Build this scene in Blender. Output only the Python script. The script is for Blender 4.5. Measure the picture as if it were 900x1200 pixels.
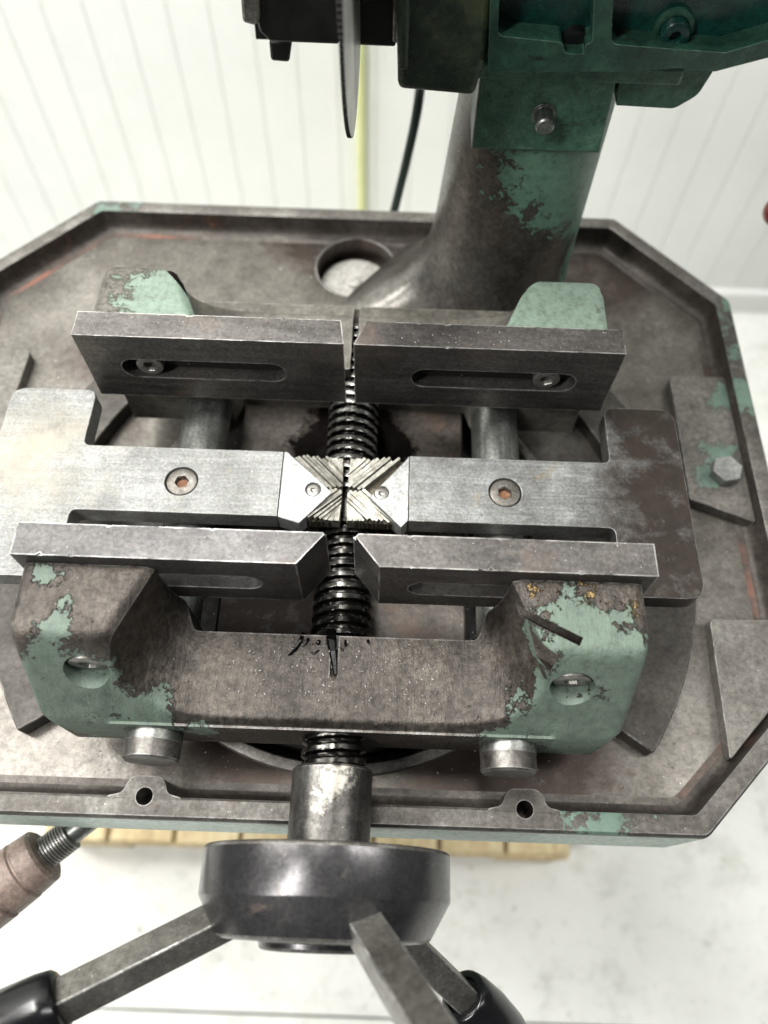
import bpy, bmesh, math, random
import numpy as np
from mathutils import Vector, Matrix
random.seed(7)
PI = math.pi
scene = bpy.context.scene
for o in list(bpy.data.objects): bpy.data.objects.remove(o)

# ------------------------------------------------------------------ camera
H = 1.40                                   # camera height over the floor (m); lengths below are mm, D = depth under the camera
F, A, R = 900.0, math.radians(27.6), math.radians(2.0)
e_yr = Vector((0, -math.cos(A), -math.sin(A)))
u_ax = Vector((math.cos(R), 0, 0)) - math.sin(R)*e_yr
v_ax = Vector((math.sin(R), 0, 0)) + math.cos(R)*e_yr
f_ax = Vector((0, math.sin(A), -math.cos(A)))
cam_d = bpy.data.cameras.new('camera'); cam = bpy.data.objects.new('camera', cam_d)
scene.collection.objects.link(cam); scene.camera = cam
M4 = Matrix((u_ax, -v_ax, -f_ax)).transposed().to_4x4(); M4.translation = Vector((0, 0, H))
cam.matrix_world = M4
cam_d.sensor_fit = 'VERTICAL'; cam_d.sensor_height = 36; cam_d.lens = 27.0
cam_d.clip_start = 0.01; cam_d.clip_end = 50
cam_d.dof.use_dof = True; cam_d.dof.focus_distance = 0.49; cam_d.dof.aperture_fstop = 3.9

# ------------------------------------------------------------------ light: white workshop, tubes under the ceiling
w = bpy.data.worlds.new('World'); scene.world = w; w.use_nodes = True
w.node_tree.nodes['Background'].inputs[0].default_value = (0.93, 0.97, 1.0, 1)
w.node_tree.nodes['Background'].inputs[1].default_value = 0.11
def area(name, loc, target, sx, sy, power, col=(1, 0.98, 0.95)):
    l = bpy.data.lights.new(name, 'AREA'); l.shape = 'RECTANGLE'; l.size = sx; l.size_y = sy; l.energy = power; l.color = col
    o = bpy.data.objects.new(name, l); scene.collection.objects.link(o); o.location = loc
    d = Vector(target)-Vector(loc); o.rotation_euler = d.to_track_quat('-Z', 'Y').to_euler()
    return o
area('ceiling_tube_light', (-0.45, 0.95, 3.0), (0, 0.3, 0.9), 0.25, 1.5, 50)
area('ceiling_tube_light', (-1.7, 0.6, 2.9), (0, 0.3, 0.9), 0.35, 1.5, 46)
area('ceiling_tube_light', (1.6, 0.3, 3.1), (0.3, 0.3, 0.5), 0.35, 1.5, 20)
area('ceiling_tube_light', (-1.4, -0.9, 3.0), (-0.2, 0.4, 0.9), 0.3, 1.5, 52)
scene.view_settings.view_transform = 'Standard'; scene.view_settings.look = 'None'
scene.view_settings.exposure = 0.28; scene.view_settings.gamma = 1.0

# ------------------------------------------------------------------ helpers
def W3(p): return Vector((p[0]/1000, p[1]/1000, H-p[2]/1000))
def ray(u, v):
    x, y = u-450, v-600
    xr = x*math.cos(R)+y*math.sin(R); yr = -x*math.sin(R)+y*math.cos(R)
    return xr, F*math.sin(A)-yr*math.cos(A), F*math.cos(A)+yr*math.sin(A)
def atD(u, v, D):
    r = ray(u, v); return (r[0]*D/r[2], r[1]*D/r[2])
def atY(u, v, Y):
    r = ray(u, v); return (r[0]*Y/r[1], r[2]*Y/r[1])          # X, D
def link(o, parent):
    scene.collection.objects.link(o)
    if parent: o.parent = parent
def finish(o, root):
    """meshes are made in world metres; move them into their parent's frame"""
    return o
def wloc(o):
    p = Vector((0, 0, 0))
    while o: p += Vector(o.location); o = o.parent
    return p
def obj(name, bm, m, parent=None, smooth=40, bevel=0, seg=2, base=None, worn=None):
    me = bpy.data.meshes.new(name)
    bmesh.ops.recalc_face_normals(bm, faces=bm.faces)
    off = wloc(parent) if parent else (W3(base) if base else Vector((0, 0, 0)))
    bmesh.ops.translate(bm, vec=-off, verts=bm.verts)
    bm.to_mesh(me); bm.free()
    for mm in (m if isinstance(m, (list, tuple)) else [m]): me.materials.append(mm)
    if smooth:
        me.polygons.foreach_set('use_smooth', [True]*len(me.polygons)); me.set_sharp_from_angle(angle=math.radians(smooth))
    o = bpy.data.objects.new(name, me); link(o, parent)
    if not parent and base: o.location = off
    if bevel:
        b = o.modifiers.new('bevel', 'BEVEL'); b.width = bevel/1000; b.segments = seg; b.limit_method = 'ANGLE'; b.angle_limit = math.radians(35)
        if worn: me.materials.append(worn); b.material = len(me.materials)-1
    return o
def thing(name, label, cat, base, group=None):
    o = bpy.data.objects.new(name, None); scene.collection.objects.link(o)
    o.empty_display_size = 0.02; o.location = W3(base); o['label'] = label; o['category'] = cat
    if group: o['group'] = group
    return o
def tag(o, label, cat, group=None):
    o['label'] = label; o['category'] = cat
    if group: o['group'] = group
    return o
def BM(): return bmesh.new()
def box(bm, x0, x1, y0, y1, d0, d1):
    vs = [bm.verts.new(W3((x, y, d))) for x in (x0, x1) for y in (y0, y1) for d in (d0, d1)]
    for f in ((0,1,3,2), (4,6,7,5), (0,4,5,1), (2,3,7,6), (0,2,6,4), (1,5,7,3)): bm.faces.new([vs[i] for i in f])
    return vs
def prism(bm, poly, holes, mapf, a, b, mi=0):
    """extrude a 2-D polygon with holes; mapf(p,q,t) -> (X,Y,D)"""
    loops = [poly]+list(holes); ev = []
    A_, B_ = [], []
    for lp in loops:
        A_.append([bm.verts.new(W3(mapf(p, q, a))) for p, q in lp]); B_.append([bm.verts.new(W3(mapf(p, q, b))) for p, q in lp])
    for side in (A_, B_):
        ed = []
        for lp in side:
            for i in range(len(lp)): ed.append(bm.edges.new((lp[i], lp[(i+1) % len(lp)])))
        if len(side) == 1: bm.faces.new(side[0])
        else: bmesh.ops.triangle_fill(bm, use_beauty=True, use_dissolve=False, edges=ed)
    for la, lb in zip(A_, B_):
        n = len(la)
        for i in range(n): bm.faces.new((la[i], la[(i+1) % n], lb[(i+1) % n], lb[i]))
def slab(bm, poly, d0, d1, holes=()): prism(bm, poly, holes, lambda p, q, t: (p, q, t), d0, d1)
def wallp(bm, poly, y0, y1, holes=()): prism(bm, poly, holes, lambda p, q, t: (p, t, q), y0, y1)
def circ(cx, cy, r, n=32, a0=0): return [(cx+r*math.cos(a0+2*PI*i/n), cy+r*math.sin(a0+2*PI*i/n)) for i in range(n)]
def slotp(x0, x1, c, r, n=12):
    return [(x1-r+r*math.cos(-PI/2+PI*i/n), c+r*math.sin(-PI/2+PI*i/n)) for i in range(n+1)]+[(x0+r+r*math.cos(PI/2+PI*i/n), c+r*math.sin(PI/2+PI*i/n)) for i in range(n+1)]
def fillet(poly, rads, n=5):
    out = []; N = len(poly)
    for i in range(N):
        r = rads[i] if isinstance(rads, (list, tuple)) else rads
        p = Vector(poly[i]); a = Vector(poly[i-1])-p; b = Vector(poly[(i+1) % N])-p
        if r <= 0: out.append(tuple(p)); continue
        la, lb = a.length, b.length; a.normalize(); b.normalize()
        ang = a.angle(b); t = min(r/math.tan(ang/2), la*0.48, lb*0.48)
        p0, p1 = p+a*t, p+b*t
        for k in range(n+1):
            s = k/n; out.append(tuple((1-s)**2*p0+2*s*(1-s)*p+s*s*p1))
    return out
def frame(axis, up=None):
    z = Vector(axis).normalized(); up = Vector(up) if up else (Vector((0, 0, 1)) if abs(z.z) < 0.9 else Vector((0, 1, 0)))
    x = up.cross(z).normalized(); y = z.cross(x); return x, y, z
def WV(v): return Vector((v[0], v[1], -v[2]))       # direction (X,Y,D) -> world
def lathe(bm, c, axis, prof, n=48, up=None, close=True):
    """prof [(t,r)] along axis, c and axis in (X,Y,D)"""
    x, y, z = frame(WV(axis), up); c = W3(c); rings = []
    for t, r in prof:
        if r <= 1e-6: rings.append([bm.verts.new(c+z*t/1000)])
        else: rings.append([bm.verts.new(c+z*t/1000+(x*math.cos(2*PI*i/n)+y*math.sin(2*PI*i/n))*r/1000) for i in range(n)])
    for a, b in zip(rings, rings[1:]):
        if len(a) == 1 and len(b) == 1: continue
        for i in range(n):
            j = (i+1) % n
            if len(a) == 1: bm.faces.new((a[0], b[j], b[i]))
            elif len(b) == 1: bm.faces.new((a[i], a[j], b[0]))
            else: bm.faces.new((a[i], a[j], b[j], b[i]))
    if close:
        for rg in (rings[0], rings[-1]):
            if len(rg) > 1: bm.faces.new(rg)
def capscrew(bm, c, axis, r, h, sock, sdepth, n=48, rot=0.3, ch=1.0):
    """socket head: c = centre of the head face, axis points out of the face"""
    x, y, z = frame(WV(axis)); c = W3(c)
    def hexr(a): a = (a-rot) % (PI/3); return sock*math.cos(PI/6)/math.cos(a-PI/6)
    def ring(f, t): return [bm.verts.new(c+z*t/1000+(x*math.cos(2*PI*i/n)+y*math.sin(2*PI*i/n))*f(2*PI*i/n)/1000) for i in range(n)]
    rs = [ring(lambda a: r, -h), ring(lambda a: r, -ch), ring(lambda a: r-ch*.35, -ch*.3), ring(lambda a: r-ch, 0), ring(lambda a: hexr(a)*1.08, 0), ring(hexr, -sock*.1), ring(hexr, -sdepth)]
    for a, b in zip(rs, rs[1:]):
        for i in range(n): bm.faces.new((a[i], a[(i+1) % n], b[(i+1) % n], b[i]))
    bm.faces.new(rs[0]); cv = bm.verts.new(c-z*(sdepth+sock*.25)/1000)
    for i in range(n): bm.faces.new((rs[-1][i], rs[-1][(i+1) % n], cv))
def tube(bm, pts, rad, n=12, cap=True):
    P = [W3(p) for p in pts]; rings = []
    up = Vector((1, 0.13, 0.05)).normalized()
    for i, p in enumerate(P):
        t = (P[min(i+1, len(P)-1)]-P[max(i-1, 0)]).normalized(); x = up.cross(t)
        if x.length < 1e-3: x = Vector((1, 0, 0)).cross(t)
        x.normalize(); y = t.cross(x); r = (rad[i] if isinstance(rad, (list, tuple)) else rad)/1000
        rings.append([bm.verts.new(p+(x*math.cos(2*PI*k/n)+y*math.sin(2*PI*k/n))*r) for k in range(n)])
    for a, b in zip(rings, rings[1:]):
        for i in range(n): bm.faces.new((a[i], a[(i+1) % n], b[(i+1) % n], b[i]))
    if cap: bm.faces.new(rings[0]); bm.faces.new(rings[-1])
def spline(pts, n=8):
    out = []; P = [Vector(p) for p in pts]
    for i in range(len(P)-1):
        p0, p1, p2, p3 = P[max(i-1, 0)], P[i], P[i+1], P[min(i+2, len(P)-1)]
        for k in range(n):
            t = k/n; out.append(tuple(0.5*((2*p1)+(p2-p0)*t+(2*p0-5*p1+4*p2-p3)*t*t+(3*p1-p0-3*p2+p3)*t**3)))
    out.append(tuple(P[-1])); return out
def boolean(o, cutters, op='DIFFERENCE'):
    """cutters: list of bmesh in world metres"""
    tmp = []
    for cb in cutters:
        bmesh.ops.recalc_face_normals(cb, faces=cb.faces)
        bmesh.ops.translate(cb, vec=-wloc(o.parent) if o.parent else -Vector(o.location), verts=cb.verts)
        me = bpy.data.meshes.new('cutter'); cb.to_mesh(me); cb.free()
        for mm in o.data.materials: me.materials.append(mm)
        c = bpy.data.objects.new('cutter', me); scene.collection.objects.link(c)
        if o.parent: c.parent = o.parent
        else: c.location = o.location
        tmp.append(c); m = o.modifiers.new('b', 'BOOLEAN'); m.object = c; m.operation = op; m.solver = 'EXACT'
    bpy.context.view_layer.update(); dg = bpy.context.evaluated_depsgraph_get()
    me = bpy.data.meshes.new_from_object(o.evaluated_get(dg)); o.modifiers.clear(); o.data = me
    for c in tmp: bpy.data.objects.remove(c)
    me.polygons.foreach_set('use_smooth', [True]*len(me.polygons)); me.set_sharp_from_angle(angle=math.radians(38))
    return o
def addbevel(o, wd, seg=2, ang=35):
    b = o.modifiers.new('bevel', 'BEVEL'); b.width = wd/1000; b.segments = seg; b.limit_method = 'ANGLE'; b.angle_limit = math.radians(ang); return o

# ------------------------------------------------------------------ materials
class NT:
    def __init__(s, name):
        s.m = bpy.data.materials.new(name); s.m.use_nodes = True; s.t = s.m.node_tree; s.n = s.t.nodes; s.l = s.t.links
        s.b = s.n['Principled BSDF']; s.tc = s.n.new('ShaderNodeTexCoord'); s.geo = s.n.new('ShaderNodeNewGeometry')
    def vec(s, scale=(1, 1, 1), loc=(0, 0, 0), world=True, rot=(0, 0, 0)):
        m = s.n.new('ShaderNodeMapping'); m.inputs['Scale'].default_value = scale; m.inputs['Location'].default_value = loc; m.inputs['Rotation'].default_value = rot
        s.l.new(s.geo.outputs['Position'] if world else s.tc.outputs['Object'], m.inputs[0]); return m.outputs[0]
    def noise(s, scale, detail=6, rough=.6, vec=None, dist=0):
        n = s.n.new('ShaderNodeTexNoise'); n.inputs['Scale'].default_value = scale; n.inputs['Detail'].default_value = detail; n.inputs['Roughness'].default_value = rough; n.inputs['Distortion'].default_value = dist
        s.l.new(vec if vec else s.vec(loc=(random.random()*9, random.random()*9, random.random()*9)), n.inputs['Vector']); return n.outputs[0]
    def ramp(s, fac, stops, interp='LINEAR'):
        r = s.n.new('ShaderNodeValToRGB'); r.color_ramp.interpolation = interp
        while len(r.color_ramp.elements) < len(stops): r.color_ramp.elements.new(0.5)
        for e, (p, c) in zip(r.color_ramp.elements, stops):
            e.position = p; e.color = (c, c, c, 1) if not isinstance(c, (tuple, list)) else (*c, 1)
        s.l.new(fac, r.inputs[0]); return r.outputs[0]
    def mix(s, fac, a, b, mode='MIX'):
        m = s.n.new('ShaderNodeMix'); m.data_type = 'RGBA'; m.blend_type = mode
        for i, v in ((0, fac), (6, a), (7, b)):
            if isinstance(v, (int, float)): m.inputs[i].default_value = v if i == 0 else (v, v, v, 1)
            elif isinstance(v, tuple): m.inputs[i].default_value = (*v, 1)
            else: s.l.new(v, m.inputs[i])
        return m.outputs[2]
    def math(s, op, a, b=0.0, clamp=False):
        m = s.n.new('ShaderNodeMath'); m.operation = op; m.use_clamp = clamp
        for i, v in ((0, a), (1, b)):
            if isinstance(v, (int, float)): m.inputs[i].default_value = v
            else: s.l.new(v, m.inputs[i])
        return m.outputs[0]
    def near(s, c, r, soft=.6):
        """1 near world point c=(X,Y,D) mm, falling to 0 at r mm: where a patch of paint, dirt or painted shade sits"""
        d = s.n.new('ShaderNodeVectorMath'); d.operation = 'DISTANCE'; s.l.new(s.geo.outputs['Position'], d.inputs[0]); d.inputs[1].default_value = W3(c)
        mr = s.n.new('ShaderNodeMapRange'); s.l.new(d.outputs['Value'], mr.inputs[0]); mr.inputs[1].default_value = r/1000; mr.inputs[2].default_value = r*(1-soft)/1000
        return mr.outputs[0]
    def edge(s, rad, lo=.012, hi=.11):
        bv = s.n.new('ShaderNodeBevel'); bv.samples = 4; bv.inputs[0].default_value = rad/1000
        d = s.n.new('ShaderNodeVectorMath'); d.operation = 'DOT_PRODUCT'; s.l.new(bv.outputs[0], d.inputs[0]); s.l.new(s.geo.outputs['Normal'], d.inputs[1])
        k = s.math('SUBTRACT', 1.0, d.outputs['Value']); return s.ramp(k, [(lo, 0), (hi, 1)])
def metal(name, cols, scale=30, metallic=.8, rough=(.35, .6), edge=None, bump=.15, bscale=500, scratch=None, stains_and_shade=(), layers=(), fine=.36, specks=0, bdist=.0006):
    """cols: three tones; stains: (noise scale, lo, hi, colour, metallic, rough[, list of near-spots]); layers: paint-like coats"""
    def tone(c):
        if metallic <= .3: return c
        l = .3*c[0]+.59*c[1]+.11*c[2]; return tuple((l+(k-l)*.7)*.66*w_ for k, w_ in zip(c, (.99, 1.0, .97)))
    cols = [tone(c) for c in cols]
    t = NT(name); v = t.noise(scale, 8, .65)
    col = t.ramp(v, [(.3, cols[0]), (.5, cols[1]), (.7, cols[2])])
    fn = t.noise(bscale, 4, .7); col = t.mix(fine, col, t.ramp(t.noise(bscale*.55, 3, .8), [(.34, .06), (.5, .5), (.66, .94)]), 'OVERLAY')
    col = t.mix(fine*.4, col, t.ramp(t.noise(scale*5, 7, .75), [(.34, .12), (.5, .5), (.66, .88)]), 'OVERLAY')
    if fine > .28 and metallic > .3:
        pit = t.math('MULTIPLY', t.ramp(t.noise(260, 3, .6), [(.68, 0), (.73, 1)]), .6)
        col = t.mix(pit, col, tuple(c*.25 for c in cols[0]))
        fleck = t.math('MULTIPLY', t.ramp(t.noise(420, 2, .6), [(.72, 0), (.76, 1)]), .7)
        col = t.mix(fleck, col, tuple(min(1, c*2.6) for c in cols[2]))
    met = metallic; rgh = t.ramp(t.noise(scale*2.5, 5, .6), [(.3, rough[0]), (.7, rough[1])])
    hgt = fn
    if scratch:
        sv = t.vec(scale=scratch, loc=(1.3, 2.1, .7)); sn = t.noise(1.0, 5, .7, vec=sv)
        col = t.mix(.45, col, t.ramp(sn, [(.3, .2), (.5, .5), (.72, .85)]), 'OVERLAY'); hgt = t.mix(.5, hgt, sn)
        rgh = t.mix(.3, rgh, sn)
    def cover(mask, c, m2, r2, rgb2=None):
        nonlocal col, met, rgh
        col = t.mix(mask, col, c)
        if isinstance(met, (int, float)): met = t.mix(mask, float(met), float(m2))
        else: met = t.mix(mask, met, float(m2))
        rgh = t.mix(mask, rgh, float(r2))
    if edge:
        em = t.math('MULTIPLY', t.edge(edge[1]), t.ramp(t.noise(70, 5, .7), [(.36, 0), (.6, 1)])); em = t.math('MULTIPLY', em, edge[2])
        cover(em, edge[0], .55, .36)
    for L in list(stains_and_shade)+list(layers):
        sc, lo, hi, c, m2, r2 = L[:6]; n = t.noise(sc, 9, .68, dist=.3); n = t.math('ADD', t.math('MULTIPLY', n, .76), t.math('MULTIPLY', t.noise(sc*7, 5, .7), .24))
        if len(L) > 6 and L[6]:
            acc = None
            for spot in L[6]:
                k = t.near(spot[:3], spot[3], spot[4] if len(spot) > 4 else .95)
                acc = k if acc is None else t.math('MAXIMUM', acc, k)
            n = t.math('SUBTRACT', t.math('ADD', n, t.math('MULTIPLY', acc, .34)), .17 if len(L) < 8 else L[7])
        mask = t.ramp(n, [(lo, 0), (hi, 1)])
        cc = t.ramp(t.noise(sc*2.2, 8, .75), [(.32, tuple(x*.5+.01 for x in c)), (.48, tuple(x*.95 for x in c)), (.7, tuple(min(1, x*1.25) for x in c))])
        cover(mask, cc, m2, r2)
        if L in layers:
            rim = t.math('MULTIPLY', t.ramp(n, [(lo-.035, 0), (lo, 1), (hi+.012, 0)]), .55); col = t.mix(rim, col, G(52, 44, 38))
        if L in layers: hgt = t.math('ADD', hgt, t.math('MULTIPLY', mask, 2.6))
    if specks:
        vo = t.n.new('ShaderNodeTexVoronoi'); vo.inputs['Scale'].default_value = specks; t.l.new(t.vec(), vo.inputs['Vector'])
        cover(t.ramp(vo.outputs[0], [(.05, 1), (.09, 0)]), (.55, .55, .55), .6, .35)
    t.l.new(col, t.b.inputs['Base Color']); t.l.new(rgh, t.b.inputs['Roughness'])
    if isinstance(met, (int, float)): t.b.inputs['Metallic'].default_value = met
    else: t.l.new(met, t.b.inputs['Metallic'])
    bp = t.n.new('ShaderNodeBump'); bp.inputs['Strength'].default_value = bump; bp.inputs['Distance'].default_value = bdist
    t.l.new(hgt, bp.inputs['Height']); t.l.new(bp.outputs[0], t.b.inputs['Normal'])
    return t.m
def G(r, g, b): # sRGB 0-255 -> linear
    return tuple(((c/255)/12.92 if c/255 < .04045 else ((c/255+.055)/1.055)**2.4) for c in (r, g, b))
GREEN = G(92, 114, 101); DGREEN = G(30, 66, 52); BRIGHT = (.62, .62, .61)
M = {}
M['tray'] = metal('worn_iron_with_painted_shade', [G(94, 87, 81), G(128, 121, 113), G(160, 154, 146)], 11, .6, (.28, .46), None, .25, 420, fine=.3,
    stains_and_shade=[(9, .56, .66, G(74, 64, 60), .5, .5), (26, .64, .72, G(104, 80, 66), .2, .6), (12, .42, .66, G(66, 58, 53), .8, .36, [(90, 85, 562, 120, .6), (-60, 80, 562, 100, .6), (-60, 600, 562, 90, .6), (200, 560, 562, 80, .6)], .17)], specks=0)  # last layer: cast shadows painted as dark patches on the tray floor
M['rim'] = metal('rim_iron', [G(84, 78, 72), G(108, 102, 96), G(138, 134, 128)], 22, .5, (.4, .6), (BRIGHT, 1.6, .5), .25, 420,
    stains_and_shade=[(18, .6, .68, G(84, 66, 58), .3, .55)], layers=[(38, .6, .63, GREEN, 0, .5, [(-280, 610, 540, 90), (330, 480, 540, 120), (300, 400, 540, 90), (150, 55, 540, 90)])])
M['fillet'] = metal('fillet_iron_with_primer', [G(64, 56, 51), G(84, 75, 68), G(108, 99, 91)], 25, .45, (.42, .62), None, .25, 420,
    layers=[(40, .6, .74, G(116, 78, 64), 0, .55, [(270, 120, 550, 110), (-330, 560, 550, 110), (-200, 615, 550, 110), (300, 400, 550, 60)], .22)])
M['primer'] = metal('red_primer_line', [G(88, 80, 74), G(112, 104, 97), G(134, 126, 118)], 25, .4, (.42, .6), None, .25, 420,
    layers=[(30, .46, .7, G(128, 84, 68), 0, .55, [(270, 120, 562, 130), (300, 240, 562, 60), (-340, 540, 562, 120), (-240, 600, 562, 80), (300, 430, 562, 50)], .2)])
M['tray_side'] = metal('pale_green_side_paint', [G(150, 170, 158), G(172, 188, 178), G(186, 198, 188)], 15, 0, (.45, .6), None, .15, 420)
M['pad'] = metal('pad_iron', [G(110, 103, 97), G(132, 126, 119), G(150, 145, 138)], 22, .5, (.42, .6), (BRIGHT, 1.4, .6), .22, 420,
    layers=[(45, .58, .62, GREEN, 0, .5, [(283, 350, 552, 55), (300, 420, 552, 60), (270, 335, 552, 40)])])
M['column'] = metal('column_casting', [G(90, 84, 78), G(124, 117, 111), G(170, 167, 161)], 9, .75, (.24, .42), None, .18, 420,
    layers=[(75, .5, .525, G(98, 134, 114), 0, .45, [(125, 485, 365, 85, .8), (150, 500, 395, 85, .8), (165, 525, 430, 66, .7), (165, 530, 490, 50, .6), (165, 535, 540, 50, .6)], .15)])
M['casting_f'] = metal('vise_casting_front', [G(66, 58, 52), G(88, 79, 72), G(116, 106, 95)], 22, .55, (.3, .5), (BRIGHT, 1.8, .4), .9, 380, fine=.5, bdist=.0014, scratch=(260, 30, 30),
    stains_and_shade=[(14, .6, .7, G(62, 54, 48), .4, .5)],
    layers=[(48, .55, .57, G(92, 107, 95), 0, .5, [(-190, 110, 455, 62, .5), (-160, 100, 490, 60, .5), (-110, 98, 495, 40), (-178, 140, 410, 32), (-192, 165, 410, 20), (130, 112, 440, 62, .45), (125, 100, 485, 70, .45), (80, 98, 490, 45), (115, 146, 410, 46, .8), (92, 140, 425, 30, .8)], .17),
            (150, .6, .64, G(150, 126, 78), 0, .6, [(120, 168, 410, 40), (90, 168, 410, 30), (146, 160, 410, 30)], .24),
            (40, .56, .62, G(98, 114, 102), 0, .5, [(-160, 98, 508, 34), (-110, 98, 508, 34), (-60, 98, 508, 34), (10, 98, 508, 34), (60, 98, 508, 34), (110, 98, 508, 34)], .24)])
M['casting_r'] = metal('vise_casting_rear', [G(96, 90, 82), G(122, 116, 106), G(142, 136, 124)], 20, .4, (.4, .6), (BRIGHT, 1.8, .4), .45, 330, fine=.35, bdist=.0009,
    layers=[(85, .5, .56, G(112, 130, 116), 0, .5, [(-160, 378, 410, 60, .8), (-150, 392, 415, 40, .7), (118, 378, 410, 70, .5), (135, 385, 415, 60, .5)], .17)])
M['plate'] = metal('hardened_jaw_steel', [G(82, 79, 80), G(106, 103, 104), G(128, 125, 125)], 18, .75, (.34, .52), (G(214, 214, 212), 1.5, .95), .1, 700,
    scratch=(14, 60, 220), stains_and_shade=[(16, .58, .68, G(94, 84, 78), .6, .5)], specks=0)
M['plate_b'] = metal('brown_stained_jaw_steel', [G(84, 80, 79), G(108, 103, 101), G(130, 124, 121)], 14, .75, (.34, .52), (G(218, 216, 212), 1.5, .95), .1, 700,
    scratch=(14, 60, 220), stains_and_shade=[(13, .54, .7, G(102, 89, 80), .6, .5)], specks=0)
M['support'] = metal('ground_steel', [G(132, 133, 131), G(156, 157, 156), G(176, 177, 177)], 30, .35, (.5, .68), (G(220, 222, 222), 1.2, .7), .1, 900,
    scratch=(18, 420, 40), stains_and_shade=[(35, .6, .68, G(138, 130, 106), .5, .5), (120, .68, .74, G(92, 84, 74), .4, .6), (14, .45, .75, G(150, 145, 132), .5, .55, [(-250, 270, 467, 110)], .2)])
M['support_d'] = metal('stained_steel_with_painted_reflection', [G(138, 139, 138), G(160, 162, 163), G(182, 184, 186)], 30, .7, (.38, .54), (G(210, 210, 210), 1.2, .6), .1, 900,
    scratch=(18, 420, 40), stains_and_shade=[(30, .58, .66, G(134, 124, 98), .5, .5), (50, .3, .68, G(62, 55, 50), .6, .36, [(200, 262, 467, 66, .6), (200, 215, 467, 80, .6), (200, 320, 467, 66, .6)], .15)])  # dark layer paints the saw head's reflection onto the support's outer end
M['vblock'] = metal('pale_support_block', [G(168, 170, 170), G(190, 192, 192), G(206, 208, 208)], 60, .5, (.4, .55), None, .2, 800, scratch=(200, 60, 40), stains_and_shade=[(90, .62, .7, G(120, 116, 104), .5, .5)])
M['kerf'] = metal('sawn_kerf_metal', [G(118, 113, 100), G(170, 166, 154), G(208, 206, 198)], 130, .6, (.35, .55), (G(215, 212, 200), .8, .6), .35, 900)
M['rod'] = metal('guide_rod_steel', [G(136, 138, 134), G(160, 162, 158), G(180, 182, 180)], 35, .85, (.25, .4), None, .06, 900, scratch=(260, 12, 260))
M['rod_end'] = metal('rod_end_steel', [G(84, 78, 74), G(120, 114, 110), G(156, 152, 148)], 55, .75, (.35, .5), (BRIGHT, 1.2, .6), .15, 700)
M['screw'] = metal('bright_screw_steel', [G(140, 138, 134), G(184, 182, 178), G(214, 213, 210)], 20, .9, (.2, .32), None, .03, 700, fine=.2,
    stains_and_shade=[(60, .6, .7, G(40, 36, 32), .7, .3)])
M['screw_crest'] = metal('oily_thread_crest', [G(30, 28, 27), G(64, 62, 59), G(150, 147, 142)], 45, .9, (.16, .3), None, .05, 500, fine=.25)
M['screw_oily'] = metal('black_oily_screw_steel', [G(30, 28, 26), G(50, 47, 45), G(84, 81, 78)], 30, .9, (.16, .28), None, .05, 500, fine=.2)
M['sleeve'] = metal('worn_sleeve_steel', [G(72, 68, 66), G(104, 100, 97), G(150, 147, 142)], 24, .85, (.26, .44), (BRIGHT, 1.2, .5), .12, 700, scratch=(200, 14, 200),
    stains_and_shade=[(35, .56, .62, G(172, 168, 158), .7, .35, [(-26, 70, 480, 26)], .12), (60, .6, .66, G(40, 36, 34), .5, .4)])
M['hub'] = metal('blued_hub_steel', [G(84, 82, 86), G(104, 102, 106), G(124, 121, 123)], 14, .85, (.2, .34), (G(190, 190, 190), 1.4, .6), .06, 700, fine=.27,
    stains_and_shade=[(22, .6, .7, G(104, 92, 84), .6, .45), (90, .68, .72, G(150, 146, 140), .7, .4)])
M['bar'] = metal('square_bar_steel', [G(112, 106, 100), G(142, 137, 130), G(166, 162, 155)], 45, .75, (.3, .48), (G(205, 203, 198), 1.0, .7), .1, 700, fine=.3, stains_and_shade=[(60, .6, .66, G(66, 58, 52), .5, .5)])
M['screwhead'] = metal('socket_screw_steel', [G(112, 108, 102), G(150, 146, 140), G(178, 175, 170)], 80, .7, (.3, .45), (BRIGHT, .8, .7), .1, 900)
M['rustscrew'] = metal('rusty_socket_screw', [G(104, 96, 88), G(132, 126, 118), G(156, 152, 146)], 90, .6, (.35, .5), (BRIGHT, .8, .5), .15, 900)
M['rust'] = metal('brown_rust', [G(92, 58, 38), G(120, 82, 56), G(140, 104, 78)], 200, .1, (.6, .8), None, .3, 900)
M['bed'] = metal('bed_casting', [G(66, 57, 50), G(88, 78, 70), G(116, 108, 100)], 25, .4, (.42, .62), None, .3, 420,
    stains_and_shade=[(30, .52, .72, G(90, 68, 54), .1, .65), (22, .42, .52, G(16, 14, 13), 1, .5, [(-85, 170, 526, 80, .4), (-30, 330, 526, 60, .5)], .16)], specks=0)  # black layer: shade under the far plates painted in, plus a patch by the screw
M['dark'] = metal('oily_iron_and_slot_shade', [G(12, 11, 10), G(20, 18, 17), G(34, 31, 28)], 60, 0, (.6, .8), None, .4, 500, specks=200)
M['wing'] = metal('dark_swivel_iron', [G(62, 57, 52), G(80, 74, 68), G(100, 95, 88)], 18, .5, (.4, .6), (BRIGHT, 1.0, .5), .2, 420)
M['dgreen'] = metal('dark_green_oily_paint', [G(20, 42, 35), G(34, 64, 52), G(48, 80, 65)], 26, 0, (.22, .42), None, .3, 380, fine=.35, bdist=.001,
    stains_and_shade=[(30, .6, .68, G(22, 24, 20), .1, .3), (70, .64, .7, G(76, 92, 76), 0, .5)])
M['teal'] = metal('deep_teal_paint', [G(6, 34, 30), G(10, 46, 40), G(18, 60, 52)], 22, 0, (.2, .35), None, .3, 300, bdist=.001)
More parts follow.
